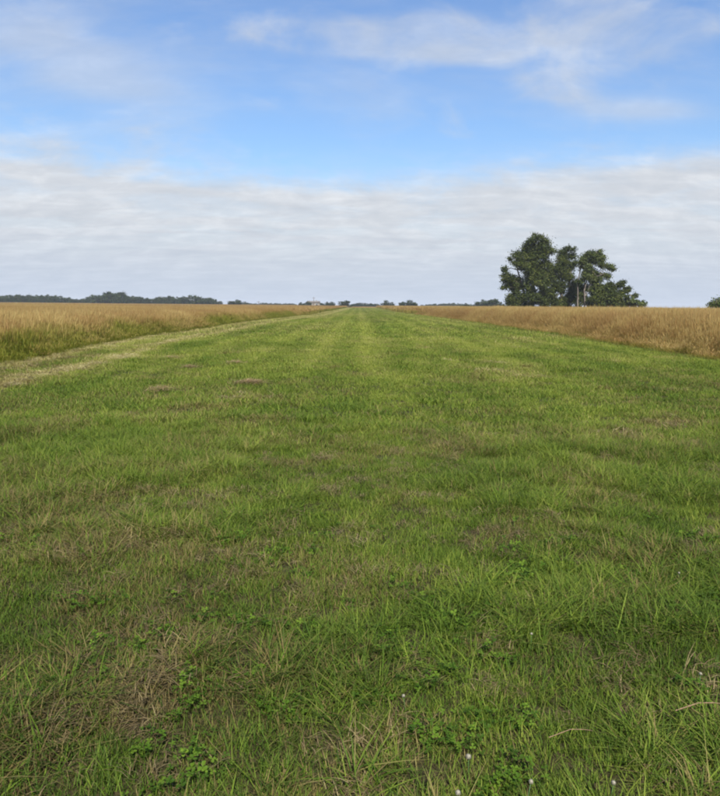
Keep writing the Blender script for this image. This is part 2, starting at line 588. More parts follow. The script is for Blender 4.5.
def src_coll(name):
    c = bpy.data.collections.new(name)
    SRC[name] = c
    return c


def add_src(coll, name, me):
    o = bpy.data.objects.new(name, me)
    coll.objects.link(o)


def disc(n, r, rng, power=0.5):
    a = rng.uniform(0, 2 * np.pi, n)
    q = r * rng.uniform(0, 1, n) ** power
    return np.stack([q * np.cos(a), q * np.sin(a)], 1)


def tuft(name, rng, n, rad, h0, h1, w, lean=0.5, curl=0.45, dead=0):
    base = disc(n, rad, rng)
    az = rng.uniform(0, 2 * np.pi, n)
    h = rng.uniform(h0, h1, n) * rng.choice([1.0, 1.0, 0.7, 1.25], n)
    V, F, L, tt, bi = ribbons(n, base, az, h, rng.uniform(0.02, lean, n) * 1.6, rng.uniform(0, curl, n) * 1.6, w * rng.uniform(0.6, 1.35, n))
    hue, wi = rng.uniform(0, 1, n), rng.uniform(0, 1, n)
    V[:, 2] -= 0.012
    return mesh_np(name, V, F, L, [M_GRASS], {'hue': hue[bi], 'withered': wi[bi], 'tip': tt})


def thatch(name, rng, n, rad, length, w, thick=0.035):
    base = disc(n, rad, rng)
    az = rng.uniform(0, 2 * np.pi, n)
    h = rng.uniform(0.4, 1.0, n) * length
    V, F, L, tt, bi = ribbons(n, base * 0, az, h, rng.uniform(0, 0.2, n), rng.uniform(0, 0.4, n), w * rng.uniform(0.6, 1.3, n), w0=0.9)
    # lay the blades down: swap rise for run
    d = np.stack([np.cos(az), np.sin(az)], 1)
    rise = V[:, 2].copy()
    el = rng.uniform(-0.02, 0.32, n)
    z0 = rng.uniform(0.0, thick, n)
    V[:, :2] += d[bi] * (rise * np.cos(el[bi]))[:, None] + base[bi]
    V[:, 2] = rise * np.sin(el[bi]) + z0[bi] + 0.012 * np.sin(tt * 3.0)
    return mesh_np(name, V, F, L, [M_THATCH], {'hue': rng.uniform(0, 1, n)[bi], 'withered': bi * 0.0, 'tip': tt})


def clover(name, rng, n, rad):
    V, F, L, hue, tip = [], [], [], [], []
    for i in range(n):
        b = disc(1, rad, rng)[0]
        z = rng.uniform(0.02, 0.06)
        r = rng.uniform(0.005, 0.010)
        a0 = rng.uniform(0, 6.28)
        hv = rng.uniform(0, 1)
        tilt = rng.normal(0, 0.25, 2)
        for k in range(3):
            a = a0 + k * 2.094
            dx, dy = math.cos(a), math.sin(a)
            ring = [(0, 0, 0), (0.75 * r, 0.62 * r, 0.1), (1.45 * r, 0.72 * r, 0.25), (1.85 * r, 0.0, 0.05), (1.45 * r, -0.72 * r, 0.25), (0.75 * r, -0.62 * r, 0.1)]
            s = len(V)
            for (u, v, lift) in ring:
                x, y = u * dx - v * dy, u * dy + v * dx
                V.append((b[0] + x, b[1] + y, z + lift * r + x * tilt[0] + y * tilt[1]))
                hue.append(hv)
                tip.append(0.0)
            tip[-4] = 0.6
            F += [s, s + 1, s + 2, s + 3, s, s + 3, s + 4, s + 5]
            L += [4, 4]
        s = len(V)                               # leaf stalk
        V += [(b[0] - .001, b[1], 0), (b[0] + .001, b[1], 0), (b[0] + .001, b[1], z), (b[0] - .001, b[1], z)]
        hue += [hv] * 4
        tip += [0] * 4
        F += [s, s + 1, s + 2, s + 3]
        L += [4]
    return mesh_np(name, np.array(V), F, L, [M_CLOVER], {'hue': hue, 'withered': np.zeros(len(V)), 'tip': tip})


rg = np.random.default_rng(3)
near_c = src_coll('near_grass_sources')
for i in range(5):
    add_src(near_c, 'a_tuft_%d' % i, tuft('short_tuft', rg, 58, 0.085, 0.030, 0.068, 0.0040))          # 0-4 short
for i in range(4):
    add_src(near_c, 'b_tuft_%d' % i, tuft('lush_tuft', rg, 54, 0.080, 0.050, 0.125, 0.0050, 0.7, 1.0))  # 5-8 lush
for i in range(3):
    add_src(near_c, 'c_thatch_%d' % i, thatch('thatch', rg, 48, 0.10, 0.10, 0.0036))                 # 9-11 thatch
for i in range(3):
    add_src(near_c, 'd_clover_%d' % i, clover('clover', rg, 30, 0.10))                                # 12-14 clover
mid_c = src_coll('mid_grass_sources')
for i in range(5):
    add_src(mid_c, 'a_tuft_%d' % i, tuft('mid_tuft', rg, 56, 0.15, 0.035, 0.08, 0.0075))
for i in range(3):
    add_src(mid_c, 'b_tuft_%d' % i, tuft('mid_lush_tuft', rg, 48, 0.13, 0.05, 0.115, 0.0085, 0.6, 0.8))
for i in range(2):
    add_src(mid_c, 'c_thatch_%d' % i, thatch('mid_thatch', rg, 50, 0.16, 0.15, 0.009))
far_c = src_coll('far_grass_sources')
for i in range(5):
    add_src(far_c, 'a_tuft_%d' % i, tuft('far_tuft', rg, 60, 0.42, 0.05, 0.11, 0.022))
for i in range(2):
    add_src(far_c, 'b_tuft_%d' % i, tuft('far_lush_tuft', rg, 60, 0.40, 0.07, 0.14, 0.024))


def tall_clump(name, rng, n, rad, h0, h1, w, leafn, headw):
    Vs, Fs, Ls, at = [], [], [], {'hue': [], 'tip': [], 'head': []}
    off = 0

    def push(V, F, L, hue, tip, head):
        nonlocal off
        Vs.append(V)
        Fs.append(F + off)
        Ls.append(L)
        off += len(V)
        at['hue'].append(hue)
        at['tip'].append(tip)
        at['head'].append(head)
    # stalks
    base = disc(n, rad, rng)
    az = rng.uniform(0, 2 * np.pi, n)
    h = rng.uniform(h0, h1, n)
    lean, curl = rng.uniform(0, 0.16, n), rng.uniform(0, 0.22, n)
    hue = rng.uniform(0, 1, n)
    V, F, L, tt, bi = ribbons(n, base, az, h, lean, curl, w * rng.uniform(0.7, 1.2, n), w0=0.9)
    push(V, F, L, hue[bi], tt, tt * 0)
    # seed heads sit on the upper end of each stalk
    tb = rng.uniform(0.72, 0.84, n)
    d = np.stack([np.cos(az), np.sin(az)], 1)
    b2 = base + d * ((lean * tb + curl * tb * tb) * h)[:, None]
    z2 = h * (tb - 0.32 * curl * tb * tb)
    for rep in range(2):
        az2 = az + rep * 1.57 + rng.uniform(-.3, .3, n)
        hh = h * (1.02 - tb) * rng.uniform(0.9, 1.2, n)
        V, F, L, tt, bi = ribbons(n, b2, az2, hh, (lean + curl) * (1 - rep) + 0.05, np.full(n, 0.15), headw * rng.uniform(0.6, 1.3, n), w0=0.35)
        V[:, 2] += z2[bi]
        push(V, F, L, hue[bi], np.ones(len(V)), np.ones(len(V)))
    # leaves low down
    base = disc(leafn, rad, rng)
    h = rng.uniform(0.3, 0.72, leafn) * h1
    V, F, L, tt, bi = ribbons(leafn, base, rng.uniform(0, 6.28, leafn), h, rng.uniform(0.05, 0.4, leafn), rng.uniform(0.1, 0.6, leafn), w * 1.5 * rng.uniform(0.7, 1.3, leafn))
    zz = V[:, 2] / h1
    push(V, F, L, rng.uniform(0, 1, leafn)[bi], zz * 0.8, tt * 0)
    return mesh_np(name, np.concatenate(Vs), np.concatenate(Fs), np.concatenate(Ls), [M_TALL], {k: np.concatenate(v) for k, v in at.items()})


tall_c = src_coll('tall_grass_sources')
for i in range(6):
    add_src(tall_c, 'a_clump_%d' % i, tall_clump('ripe_clump', rg, 46, 0.27, 0.66, 1.14, 0.0052, 36, 0.012))
tallfar_c = src_coll('far_tall_grass_sources')
for i in range(5):
    add_src(tallfar_c, 'a_clump_%d' % i, tall_clump('far_ripe_clump', rg, 46, 0.95, 0.75, 1.05, 0.03, 26, 0.07))


def scatter(name, pts, vi, sc, rot, dry, tone, coll, **tags):
    me = bpy.data.meshes.new(name)
    me.vertices.add(len(pts))
    me.vertices.foreach_set('co', np.asarray(pts, np.float32).ravel())
    for k, v, ty in (('vi', vi, 'INT'), ('dry', dry, 'FLOAT'), ('tone', tone, 'FLOAT')):
        a = me.attributes.new(k, ty, 'POINT')
        a.data.foreach_set('value', np.asarray(v, np.int32 if ty == 'INT' else np.float32))
    for k, v in (('sc', sc), ('rot', rot)):
        a = me.attributes.new(k, 'FLOAT_VECTOR', 'POINT')
        a.data.foreach_set('vector', np.asarray(v, np.float32).ravel())
    o = link(bpy.data.objects.new(name, me))
    ng = bpy.data.node_groups.new(name + '_nodes', 'GeometryNodeTree')
    ng.interface.new_socket('Geometry', in_out='INPUT', socket_type='NodeSocketGeometry')
    ng.interface.new_socket('Geometry', in_out='OUTPUT', socket_type='NodeSocketGeometry')
    gi, go = ng.nodes.new('NodeGroupInput'), ng.nodes.new('NodeGroupOutput')
    ci = ng.nodes.new('GeometryNodeCollectionInfo')
    ci.inputs['Collection'].default_value = coll
    ci.inputs['Separate Children'].default_value = True
    ci.inputs['Reset Children'].default_value = True
    ip = ng.nodes.new('GeometryNodeInstanceOnPoints')
    ip.inputs['Pick Instance'].default_value = True

    def named(n, ty):
        q = ng.nodes.new('GeometryNodeInputNamedAttribute')
        q.data_type = ty
        q.inputs['Name'].default_value = n
        return q.outputs['Attribute']
    ng.links.new(gi.outputs[0], ip.inputs['Points'])
    ng.links.new(ci.outputs[0], ip.inputs['Instance'])
    ng.links.new(named('vi', 'INT'), ip.inputs['Instance Index'])
    e2r = ng.nodes.new('FunctionNodeEulerToRotation')
    ng.links.new(named('rot', 'FLOAT_VECTOR'), e2r.inputs[0])
    ng.links.new(e2r.outputs[0], ip.inputs['Rotation'])
    ng.links.new(named('sc', 'FLOAT_VECTOR'), ip.inputs['Scale'])
    ng.links.new(ip.outputs[0], go.inputs[0])
    md = o.modifiers.new('scatter', 'NODES')
    md.node_group = ng
    tag(o, kind='stuff', **tags)
    return o


def wedge_points(y0, y1, dens, rng, margin=1.5, slope=0.53):
    """uniform points in the view wedge between two depths"""
    xm = slope * y1 + margin
    n = int(dens * 2 * xm * (y1 - y0))
    p = np.stack([rng.uniform(-xm, xm, n), rng.uniform(y0, y1, n)], 1)
    return p[np.abs(p[:, 0]) < slope * p[:, 1] + margin]


def in_strip(p, pad=0.0):
    return (p[:, 0] > left_edge(p[:, 1]) - pad) & (p[:, 0] < right_edge(p[:, 1]) + pad) & (p[:, 1] < STRIP_END)


def fade(p, y0, y1, rng, up=True):
    f = sstep(p[:, 1], y0, y1)
    r = rng.uniform(0, 1, len(p))
    return p[r < (f if up else 1 - f)]


def spin(n, rng, tilt=0.12):
    return np.stack([rng.normal(0, tilt, n), rng.normal(0, tilt, n), rng.uniform(0, 6.283, n)], 1)


rs = np.random.default_rng(19)


def lushness(x, y):
    return fbm(x, y, 0.62, 71, 3) * 0.55 + fbm(x, y, 2.4, 77, 2) * 0.45


# nearest turf
p = wedge_points(1.0, 11.0, 290, rs)
p = p[in_strip(p)]
p = fade(p, 7.5, 11.0, rs, up=False)
dr, tn, lu = dryness(p[:, 0], p[:, 1]), tone_at(p[:, 0], p[:, 1]), lushness(p[:, 0], p[:, 1])
u = rs.uniform(0, 1, len(p))
n = len(p)
vi = rs.integers(0, 5, n)
lush = u < 0.8 * sstep(lu, 0.42, 0.64)
vi[lush] = 5 + rs.integers(0, 4, lush.sum())
th = (rs.uniform(0, 1, n) < np.clip(0.045 + 0.36 * sstep(dr, 0.32, 0.9), 0, 0.5))
vi[th] = 9 + rs.integers(0, 3, th.sum())
cv = (rs.uniform(0, 1, n) < 0.09 * sstep(fbm(p[:, 0], p[:, 1], 0.55, 91, 3), 0.40, 0.70) * sstep(-p[:, 1], -6.5, -2.6))
vi[cv] = 12 + rs.integers(0, 3, cv.sum())
s = rs.uniform(0.75, 1.25, n) * (0.72 + 0.55 * lu)
scatter('near_turf', np.concatenate([p, gz(p[:, 0], p[:, 1])[:, None]], 1), vi, np.stack([s, s, s * rs.uniform(0.8, 1.15, n)], 1), spin(n, rs), dr, tn, near_c,
        label='short mown green turf with straw and clover close to the viewer', cat='grass')

# middle turf
p = wedge_points(7.0, 42.0, 75, rs, 3.0)
p = p[in_strip(p)]
p = fade(p, 7.0, 10.5, rs, up=True)
p = fade(p, 30, 42, rs, up=False)
n = len(p)
dr, tn, lu = dryness(p[:, 0], p[:, 1]), tone_at(p[:, 0], p[:, 1]), lushness(p[:, 0], p[:, 1])
vi = rs.integers(0, 5, n)
lush = rs.uniform(0, 1, n) < 0.75 * sstep(lu, 0.48, 0.68)
vi[lush] = 5 + rs.integers(0, 3, lush.sum())
th = rs.uniform(0, 1, n) < 0.3 * sstep(dr, 0.4, 0.9)
vi[th] = 8 + rs.integers(0, 2, th.sum())
s = rs.uniform(0.75, 1.25, n) * (0.72 + 0.55 * lu)
scatter('middle_turf', np.concatenate([p, gz(p[:, 0], p[:, 1])[:, None]], 1), vi, np.stack([s, s, s], 1), spin(n, rs), dr, tn, mid_c,
        label='mown green airstrip turf in the middle distance with yellowed patches', cat='grass')

# far turf
p = wedge_points(28, STRIP_END, 9, rs, 4.0)
p = p[in_strip(p)]
p = fade(p, 28, 40, rs, up=True)
n = len(p)
dr, tn = dryness(p[:, 0], p[:, 1]), tone_at(p[:, 0], p[:, 1])
vi = rs.integers(0, 7, n)
s = rs.uniform(0.8, 1.2, n)
scatter('far_turf', np.concatenate([p, gz(p[:, 0], p[:, 1])[:, None]], 1), vi, np.stack([s, s, s], 1), spin(n, rs, 0.05), dr, tn, far_c,
        label='striped far end of the mown airstrip running to the horizon', cat='grass')


# tall ripe grass either side
def tall_field(name, side, label, far_label, hscale, drybase, rimgreen):
    rt = np.random.default_rng(100 + side)

    def d_in(p):
        return (left_edge(p[:, 1]) - p[:, 0]) if side < 0 else (p[:, 0] - right_edge(p[:, 1]))
    near = wedge_points(12, 125, 13, rt, 6.0, 0.56)
    e = d_in(near)
    near = near[(e > 0.05)]
    near = fade(near, 95, 125, rt, up=False)
    rim = wedge_points(12, 125, 26, rt, 6.0, 0.56)
    e = d_in(rim)
    rim = rim[(e > (-0.5 if side < 0 else -0.9)) & (e < 1.6)]
    rim = rim[rt.uniform(0, 1, len(rim)) < np.interp(d_in(rim), [-0.9, 0.2], [0.12, 1.0])]
    p = np.concatenate([near, rim])
    n = len(p)
    e = d_in(p)
    patch = fbm(p[:, 0], p[:, 1], 9.0, 131 + side, 3)
    fine = fbm(p[:, 0], p[:, 1], 1.6, 137 + side, 2)
    hs = hscale * (0.80 + 0.22 * fine + 0.22 * patch) * np.interp(e, [-0.9, -0.5, 0.0, 0.5, 1.6], [0.18, 0.25, 0.55, 0.85, 1.0])
    s = np.stack([rt.uniform(0.8, 1.2, n), rt.uniform(0.8, 1.2, n), hs * rt.uniform(0.9, 1.1, n)], 1)
    dry = np.clip(drybase + (patch - 0.5) * 1.0 + rt.normal(0, 0.12, n) - rimgreen * sstep(-e, -1.1, 0.1) - (0.40 * sstep(-p[:, 1], -45, -20) * sstep(-e, -2.5, -0.4) if side < 0 else 0.0), -1, 1)
    tn = np.clip((0.40 if side < 0 else 0.56) + (fine - 0.5) * 0.9 + (patch - 0.5) * 1.0, 0, 1)
    scatter(name, np.concatenate([p, gz(p[:, 0], p[:, 1])[:, None]], 1), rt.integers(0, 6, n), s, spin(n, rt, 0.07), dry, tn, tall_c, label=label, cat='tall grass')
    q = wedge_points(90, 560, 1.1, rt, 8.0, 0.56)
    e = d_in(q)
    q = q[((e > 0.3) | ((q[:, 1] > STRIP_END) & (q[:, 0] * side > 0)))]
    q = fade(q, 90, 120, rt, up=True)
    n = len(q)
    patch = fbm(q[:, 0], q[:, 1], 30.0, 131 + side, 3)
    hs = hscale * (0.92 + 0.16 * patch) * rt.uniform(0.9, 1.08, n) * np.where((q[:, 1] > STRIP_END) & (np.abs(q[:, 0]) < 22), 0.25, 1.0)
    s = np.stack([np.full(n, 1.15), np.full(n, 1.15), hs], 1)
    scatter('far_' + name, np.concatenate([q, np.zeros((n, 1))], 1), rt.integers(0, 5, n), s, spin(n, rt, 0.03),
            np.clip(drybase + (patch - 0.5), 0, 1), np.clip((0.40 if side < 0 else 0.56) + (patch - 0.5) * 1.2, 0, 1), tallfar_c, label=far_label, cat='tall grass')


tall_field('left_tall_grass', -1, 'tall reddish brown ripe grass with green feet along the left of the airstrip',
           'far part of the brown grass field on the left, up to the wood', 1.0, 0.10, 0.85)
tall_field('right_tall_grass', 1, 'tall straw yellow ripe grass along the right of the airstrip',
           'far part of the straw yellow field on the right behind the eucalyptus trees', 1.28, 0.62, 0.10)

# ------------------------------------------------------------------ trees
M_EUC = leaf_material('eucalyptus_leaves', (0.018, 0.028, 0.005), (0.046, 0.062, 0.011), (0.125, 0.140, 0.028))
M_EUC_Y = leaf_material('young_eucalyptus_leaves', (0.030, 0.044, 0.010), (0.066, 0.086, 0.020), (0.125, 0.14, 0.038))
M_WOOD = leaf_material('far_wood_leaves', (0.013, 0.025, 0.008), (0.030, 0.050, 0.014), (0.065, 0.090, 0.026))
M_BARK = bark_material('eucalyptus_bark', (0.07, 0.055, 0.04), (0.22, 0.185, 0.145))
M_BARK_D = bark_material('dark_bark', (0.05, 0.04, 0.03), (0.13, 0.10, 0.075))


def tubes(name, paths, mat, seg=7):
    """tapered bent tubes; paths = list of [(x,y,z,r), ...] joined as ONE branch system"""
    V, F, L = [], [], []
    for path in paths:
        pts = [Vector(q[:3]) for q in path]
        base = len(V)
        for i, q in enumerate(path):
            a = pts[max(0, i - 1)]
            b = pts[min(len(pts) - 1, i + 1)]
            d = (b - a).normalized()
            u = d.orthogonal().normalized()
            if i and abs(u.dot(pu)) < 0.99:
                u = (pu - d * pu.dot(d)).normalized()
            pu = u
            w = d.cross(u)
            for k in range(seg):
                t = 2 * math.pi * k / seg
                rr = q[3] * (1 + 0.12 * math.sin(3 * t + i))
                V.append(tuple(pts[i] + (u * math.cos(t) + w * math.sin(t)) * rr))
        for i in range(len(path) - 1):
            for k in range(seg):
                F += [base + i * seg + k, base + i * seg + (k + 1) % seg, base + (i + 1) * seg + (k + 1) % seg, base + (i + 1) * seg + k]
                L.append(4)
        F += [base + (len(path) - 1) * seg + k for k in range(seg)]
        L.append(seg)
    return mesh_np(name, np.array(V), F, L, [mat], smooth_sh=True)


def leaf_cloud(name, centres, radii, per, size, rng, mat, squash=0.8, droop=0.35):
    """leaf sprays spread through a set of small clumps: centres (n,3), radii (n,)"""
    C, Rr = np.asarray(centres), np.asarray(radii)
    n = int(per)
    ci = rng.choice(len(C), n, p=(Rr ** 2) / (Rr ** 2).sum())
    d = rng.normal(0, 1, (n, 3))
    d /= np.linalg.norm(d, axis=1)[:, None]
    q = np.abs(rng.normal(0.66, 0.42, n))
    pos = C[ci] + d * (Rr[ci] * q)[:, None] * np.array([1, 1, squash])
    nrm = d * 0.75 + rng.normal(0, 0.6, (n, 3)) + np.array([0, 0, 0.30])
    nrm /= np.linalg.norm(nrm, axis=1)[:, None]
    up = rng.normal(0, 0.7, (n, 3)) + np.array([0, 0, -droop])
    t1 = np.cross(nrm, up)
    t1 /= np.linalg.norm(t1, axis=1)[:, None] + 1e-9
    t2 = np.cross(nrm, t1)
    sz = size * rng.uniform(0.55, 1.3, n)
    a, b = (t1 * (sz * 0.34)[:, None]), (t2 * (sz * 0.62)[:, None])
    bend = nrm * (sz * 0.14)[:, None]
    V = np.stack([pos - b, pos + a + bend, pos + b * 1.1, pos - a + bend], 1).reshape(-1, 3)
    F = np.arange(4 * n)
    ch = rng.uniform(0.15, 0.85, len(C))
    hue = np.clip(ch[ci] * 0.7 - 0.08 + rng.uniform(0, 0.5, n), 0, 1)
    return mesh_np(name, V, F, np.full(n, 4), [mat], {'hue': np.repeat(hue, 4)})


def lobe_clumps(lobes, rng, dens=1.0, cr=(0.55, 1.05)):
    """fill ellipsoid lobes (x,y,z,rx,ry,rz) with small clumps, mostly towards their skin"""
    C, Rr = [], []
    for (x, y, z, rx, ry, rz) in lobes:
        k = max(4, int(dens * 6.0 * (rx * ry * rz) ** (2 / 3)))
        for _ in range(k):
            d = rng.normal(0, 1, 3)
            d /= np.linalg.norm(d)
            q = rng.uniform(0.25, 1.0) ** 0.55
            C.append((x + d[0] * rx * q * 0.86, y + d[1] * ry * q * 0.86, z + d[2] * rz * q * 0.86))
            Rr.append(rng.uniform(*cr) * min(1.0, 0.5 + 0.4 * min(rx, rz)))
    return np.array(C), np.array(Rr)


def big_tree(name, label, depth, base_px, lobes_px, trunks_px, leafmat, leaves, seed, group, dens=1.0, barkmat=None, leaf=0.27):
    """lobes given as seen in the photo (x, y, half width, half height, depth offset) and built at their real distance and size"""
    rng = np.random.default_rng(seed)
    s = depth / 720 * 1.004
    bp = unproj(base_px, 306, depth)
    base = Vector((bp.x, depth, 0))
    root = link(bpy.data.objects.new(name, None))
    root.location = base
    root.empty_display_size = 0.5
    tag(root, label, 'tree', group)
    lobes = []
    for (x, y, hw, hh, dz) in lobes_px:
        q = unproj(x, y, depth) - base
        rx, rz = hw * s, hh * s
        lobes.append((q.x, dz, q.z, rx, min(rx, rz) * 1.05, rz))
    bm_ = barkmat or M_BARK
    paths = []
    for pts in trunks_px:
        pth = []
        for i, (x, y, r) in enumerate(pts):
            q = unproj(x, y, depth) - base
            z = 0.0 if y > 308 else q.z
            pth.append((q.x + rng.uniform(-.1, .1), rng.uniform(-.25, .25) + i * 0.12, z, r))
        paths.append(pth)
    link(bpy.data.objects.new('trunk', tubes('trunk', paths, bm_)), root)
    C, Rr = lobe_clumps(lobes, rng, dens)
    # a limb out to every lobe
    ends = [Vector(q[:3]) for pth in paths for q in pth[1:]]
    for (x, y, z, rx, ry, rz) in lobes:
        tgt = Vector((x, y, z + rz * 0.2))
        st = min([e for e in ends if e.z < z + 0.5] or ends, key=lambda e: (e - tgt).length + max(0, e.z - tgt.z + 0.8) * 2)
        if (st - tgt).length < 0.5:
            continue
        mid = st.lerp(tgt, 0.5) + Vector((rng.uniform(-.3, .3), rng.uniform(-.3, .3), 0.25))
        subs = [[(*st, 0.09), (*mid, 0.06), (*tgt, 0.025)]]
        for _ in range(3):
            e2 = Vector((x + rng.uniform(-.8, .8) * rx, y + rng.uniform(-.8, .8) * ry, z + rng.uniform(-.4, .8) * rz))
            subs.append([(*mid, 0.05), (*mid.lerp(e2, 0.6), 0.035), (*e2, 0.015)])
        link(bpy.data.objects.new('limb', tubes('limb', subs, bm_, 5)), root)
    link(bpy.data.objects.new('crown', leaf_cloud('crown', C, Rr, leaves, leaf, rng, leafmat)), root)
    return root


GRP = 'eucalyptus trees standing in the right field'
big_tree('eucalyptus_tree', 'tallest dark eucalyptus at the left of the clump in the right field', 142, 533,
         [(539, 241, 11, 9, 0), (531, 249, 8, 9, 1), (546, 249, 9, 8, -0.6), (537, 259, 13, 10, 0), (517, 259, 8, 8, 0.5), (527, 268, 11, 10, -1),
          (545, 269, 9, 11, 0.5), (508, 277, 7, 6, 0), (505, 288, 5, 3.5, 0), (517, 283, 9, 10, 1), (535, 284, 14, 12, -1), (515, 298, 9, 10, 0), (530, 300, 14, 9, -1.5), (546, 298, 9, 11, 0.5), (522, 306, 14, 4, -1), (541, 306, 13, 4, -1),
          (506, 269, 4, 3, .5), (513, 304, 8, 6, 0), (551, 284, 7, 12, 1)],
         [[(533, 310, .42), (533, 296, .36), (534, 275, .28), (537, 255, .17), (539, 240, .06)], [(526, 310, .3), (524, 290, .24), (518, 270, .14), (516, 258, .06)],
          [(541, 310, .28), (543, 285, .22), (546, 262, .13), (547, 250, .05)]], M_EUC, 60000, 1, GRP, 1.0)
big_tree('eucalyptus_tree', 'slimmer dark eucalyptus second from the left in the clump', 145, 562,
         [(569, 253, 9, 6, 0), (561, 262, 8, 8, 0), (573, 264, 5, 6, 0.5), (556, 273, 7, 8, -.5), (567, 275, 7, 8, 0), (560, 289, 8, 9, .5), (570, 291, 6, 8, 0), (555, 301, 7, 8, -.5), (566, 303, 8, 7, 0), (562, 306, 13, 4, -.5), (575, 281, 5, 9, 1), (576, 297, 6, 9, 1), (551, 268, 5, 7, 1)],
         [[(561, 310, .3), (561, 292, .25), (563, 272, .17), (568, 252, .05)], [(568, 310, .22), (569, 290, .17), (572, 266, .07)]], M_EUC, 31000, 2, GRP, 0.9)
big_tree('eucalyptus_tree', 'lighter green sparse eucalyptus with pale trunks right of the clump centre', 139, 586,
         [(591, 256, 9, 5.5, 0), (583, 265, 6, 7, 0), (596, 263, 6, 5, .4), (590, 272, 8, 7, 0), (606, 266, 6, 4, 0), (608, 274, 4, 4, .3), (602, 259, 4, 4, 0),
          (582, 281, 4, 6, 0.2), (592, 285, 5, 6, 0.6), (580, 297, 4, 7, 1.6), (588, 300, 5, 6, 1.6), (584, 306, 10, 3.5, 1.2), (599, 277, 6, 6, 1.0), (586, 291, 7, 7, 2.4), (600, 253, 3, 2.5, 0), (611, 269, 3, 3, 0)],
         [[(578.5, 310, .16), (577.6, 301, .14), (578.6, 291, .125), (577.8, 282, .11), (580, 272, .09), (583, 262, .04)], [(584, 310, .19), (585.3, 300, .165), (585, 290, .15), (587.2, 280, .12), (588, 271, .1), (592, 255, .04)], [(585.2, 296, .09), (590, 286, .075), (597, 277, .06), (607, 268, .02)]],
         M_EUC_Y, 20000, 3, GRP, 0.85)
big_tree('eucalyptus_tree', 'low spreading dark eucalyptus at the right end of the clump', 136, 607,
         [(600, 290, 8, 7, 0), (611, 287, 8, 6, 0.5), (596, 299, 8, 8, 0), (608, 299, 10, 8, -.6), (621, 284, 5, 3.5, 0), (620, 297, 7, 6, 0), (629, 290, 5, 3.2, .3), (626, 302, 6, 4.5, 0), (616, 303, 10, 5, -.8), (604, 306, 12, 4, -1), (622, 306.5, 12, 3, -.5), (634, 296, 3, 2, 0)],
         [[(606, 310, .24), (606, 300, .19), (610, 289, .08)], [(608, 310, .18), (617, 297, .12), (628, 290, .03)], [(604, 310, .16), (599, 296, .06)]], M_EUC, 26000, 4, GRP, 0.9)
big_tree('young_tree', 'small light green bush just right of the eucalyptus clump', 134, 636,
         [(634, 301, 4, 3, 0), (642, 303, 4, 3, 0), (637, 306, 6, 3, 0)], [[(636, 310, .07), (636, 305, .05), (634, 301, .02)], [(638, 310, .06), (641, 303, .02)]], M_EUC_Y, 1100, 5, None, 1.3, leaf=0.34)
big_tree('young_tree', 'small green bush rising behind the straw grass at the right edge', 96, 716,
         [(711, 305, 3, 2, 0), (717, 301.5, 3, 3, 0), (715.5, 305.5, 5, 2.5, 0), (721, 305, 4, 3.5, 0)], [[(716, 310, .06), (716, 305, .05), (715, 299, .02)], [(718, 310, .05), (721, 303, .02)]], M_EUC_Y, 1300, 6, None, 1.3, leaf=0.22)


# far trees: prototypes with trunk and crown, then copies
def far_proto(seed, tall):
    rng = np.random.default_rng(seed)
    root = bpy.data.objects.new('far_tree', None)
    H, W = 1.0, (0.30 if tall else 0.46)
    paths = [[(0, 0, 0, .03), (0.01, 0, .3, .024), (-.01, .01, .6, .014), (0, 0, .9, .004)]]
    for k in range(5):
        a = rng.uniform(0, 6.28)
        z0 = rng.uniform(.2, .55)
        paths.append([(0, 0, z0, .013), (math.cos(a) * W * .4, math.sin(a) * W * .4, z0 + .1, .009), (math.cos(a) * W * .75, math.sin(a) * W * .75, z0 + .2, .003)])
    tr = bpy.data.objects.new('trunk', tubes('trunk', paths, M_BARK_D, 5))
    C, Rr = [], []
    for k in range(52):
        d = rng.normal(0, 1, 3)
        d /= np.linalg.norm(d)
        q = rng.uniform(0.15, 1.0) ** 0.5
        if k < 16:                               # skirt of low foliage
            a = rng.uniform(0, 6.28)
            C.append((math.cos(a) * W * .8 * q, math.sin(a) * W * .8 * q, rng.uniform(.12, .45)))
        else:
            bump = 1.0 + 0.22 * math.sin(3 * math.atan2(d[1], d[0]) + seed)
            C.append((d[0] * W * .82 * q * bump, d[1] * W * .82 * q * bump, .50 + d[2] * .38 * q))
        Rr.append(rng.uniform(.08, .15))
    cr = bpy.data.objects.new('crown', leaf_cloud('crown', C, Rr, 2400, 0.065, rng, M_WOOD, 0.8))
    tr.parent = root
    cr.parent = root
    return root, tr, cr


PROTOS = [far_proto(200 + i, i >= 4) for i in range(7)]
rf = np.random.default_rng(77)


def far_tree(xpx, top, depth, label, group=None, tall=False, width=1.0, cat='tree'):
    k = int(rf.integers(4, 7) if tall or rf.uniform() < 0.25 else rf.integers(0, 4))
    root, tr, cr = PROTOS[k]
    q = unproj(xpx, top - 0.6, depth)
    o = root.copy()
    link(o)
    o.location = (q.x, depth, 0)
    h = q.z / 0.99
    w = max(h, 2.4) * width * rf.uniform(1.1, 1.4)
    o.scale = (w, w, h)
    o.rotation_euler = (0, 0, rf.uniform(0, 6.28))
    for c in (tr, cr):
        d = c.copy()
        link(d)
        d.parent = o
    tag(o, label, cat, group)
    return o


def tree_row(x0, x1, n, ytop, depth, label, group, jit=2.0, width=1.0, cat='tree'):
    for i in range(n):
        x = x0 + (x1 - x0) * (i + 0.5) / n + rf.uniform(-.6, .6)
        t = np.interp(x, [q[0] for q in ytop], [q[1] for q in ytop])
        far_tree(x, t + rf.uniform(-0.6, jit), depth + rf.uniform(-14, 14), label, group, width=width, cat=cat)


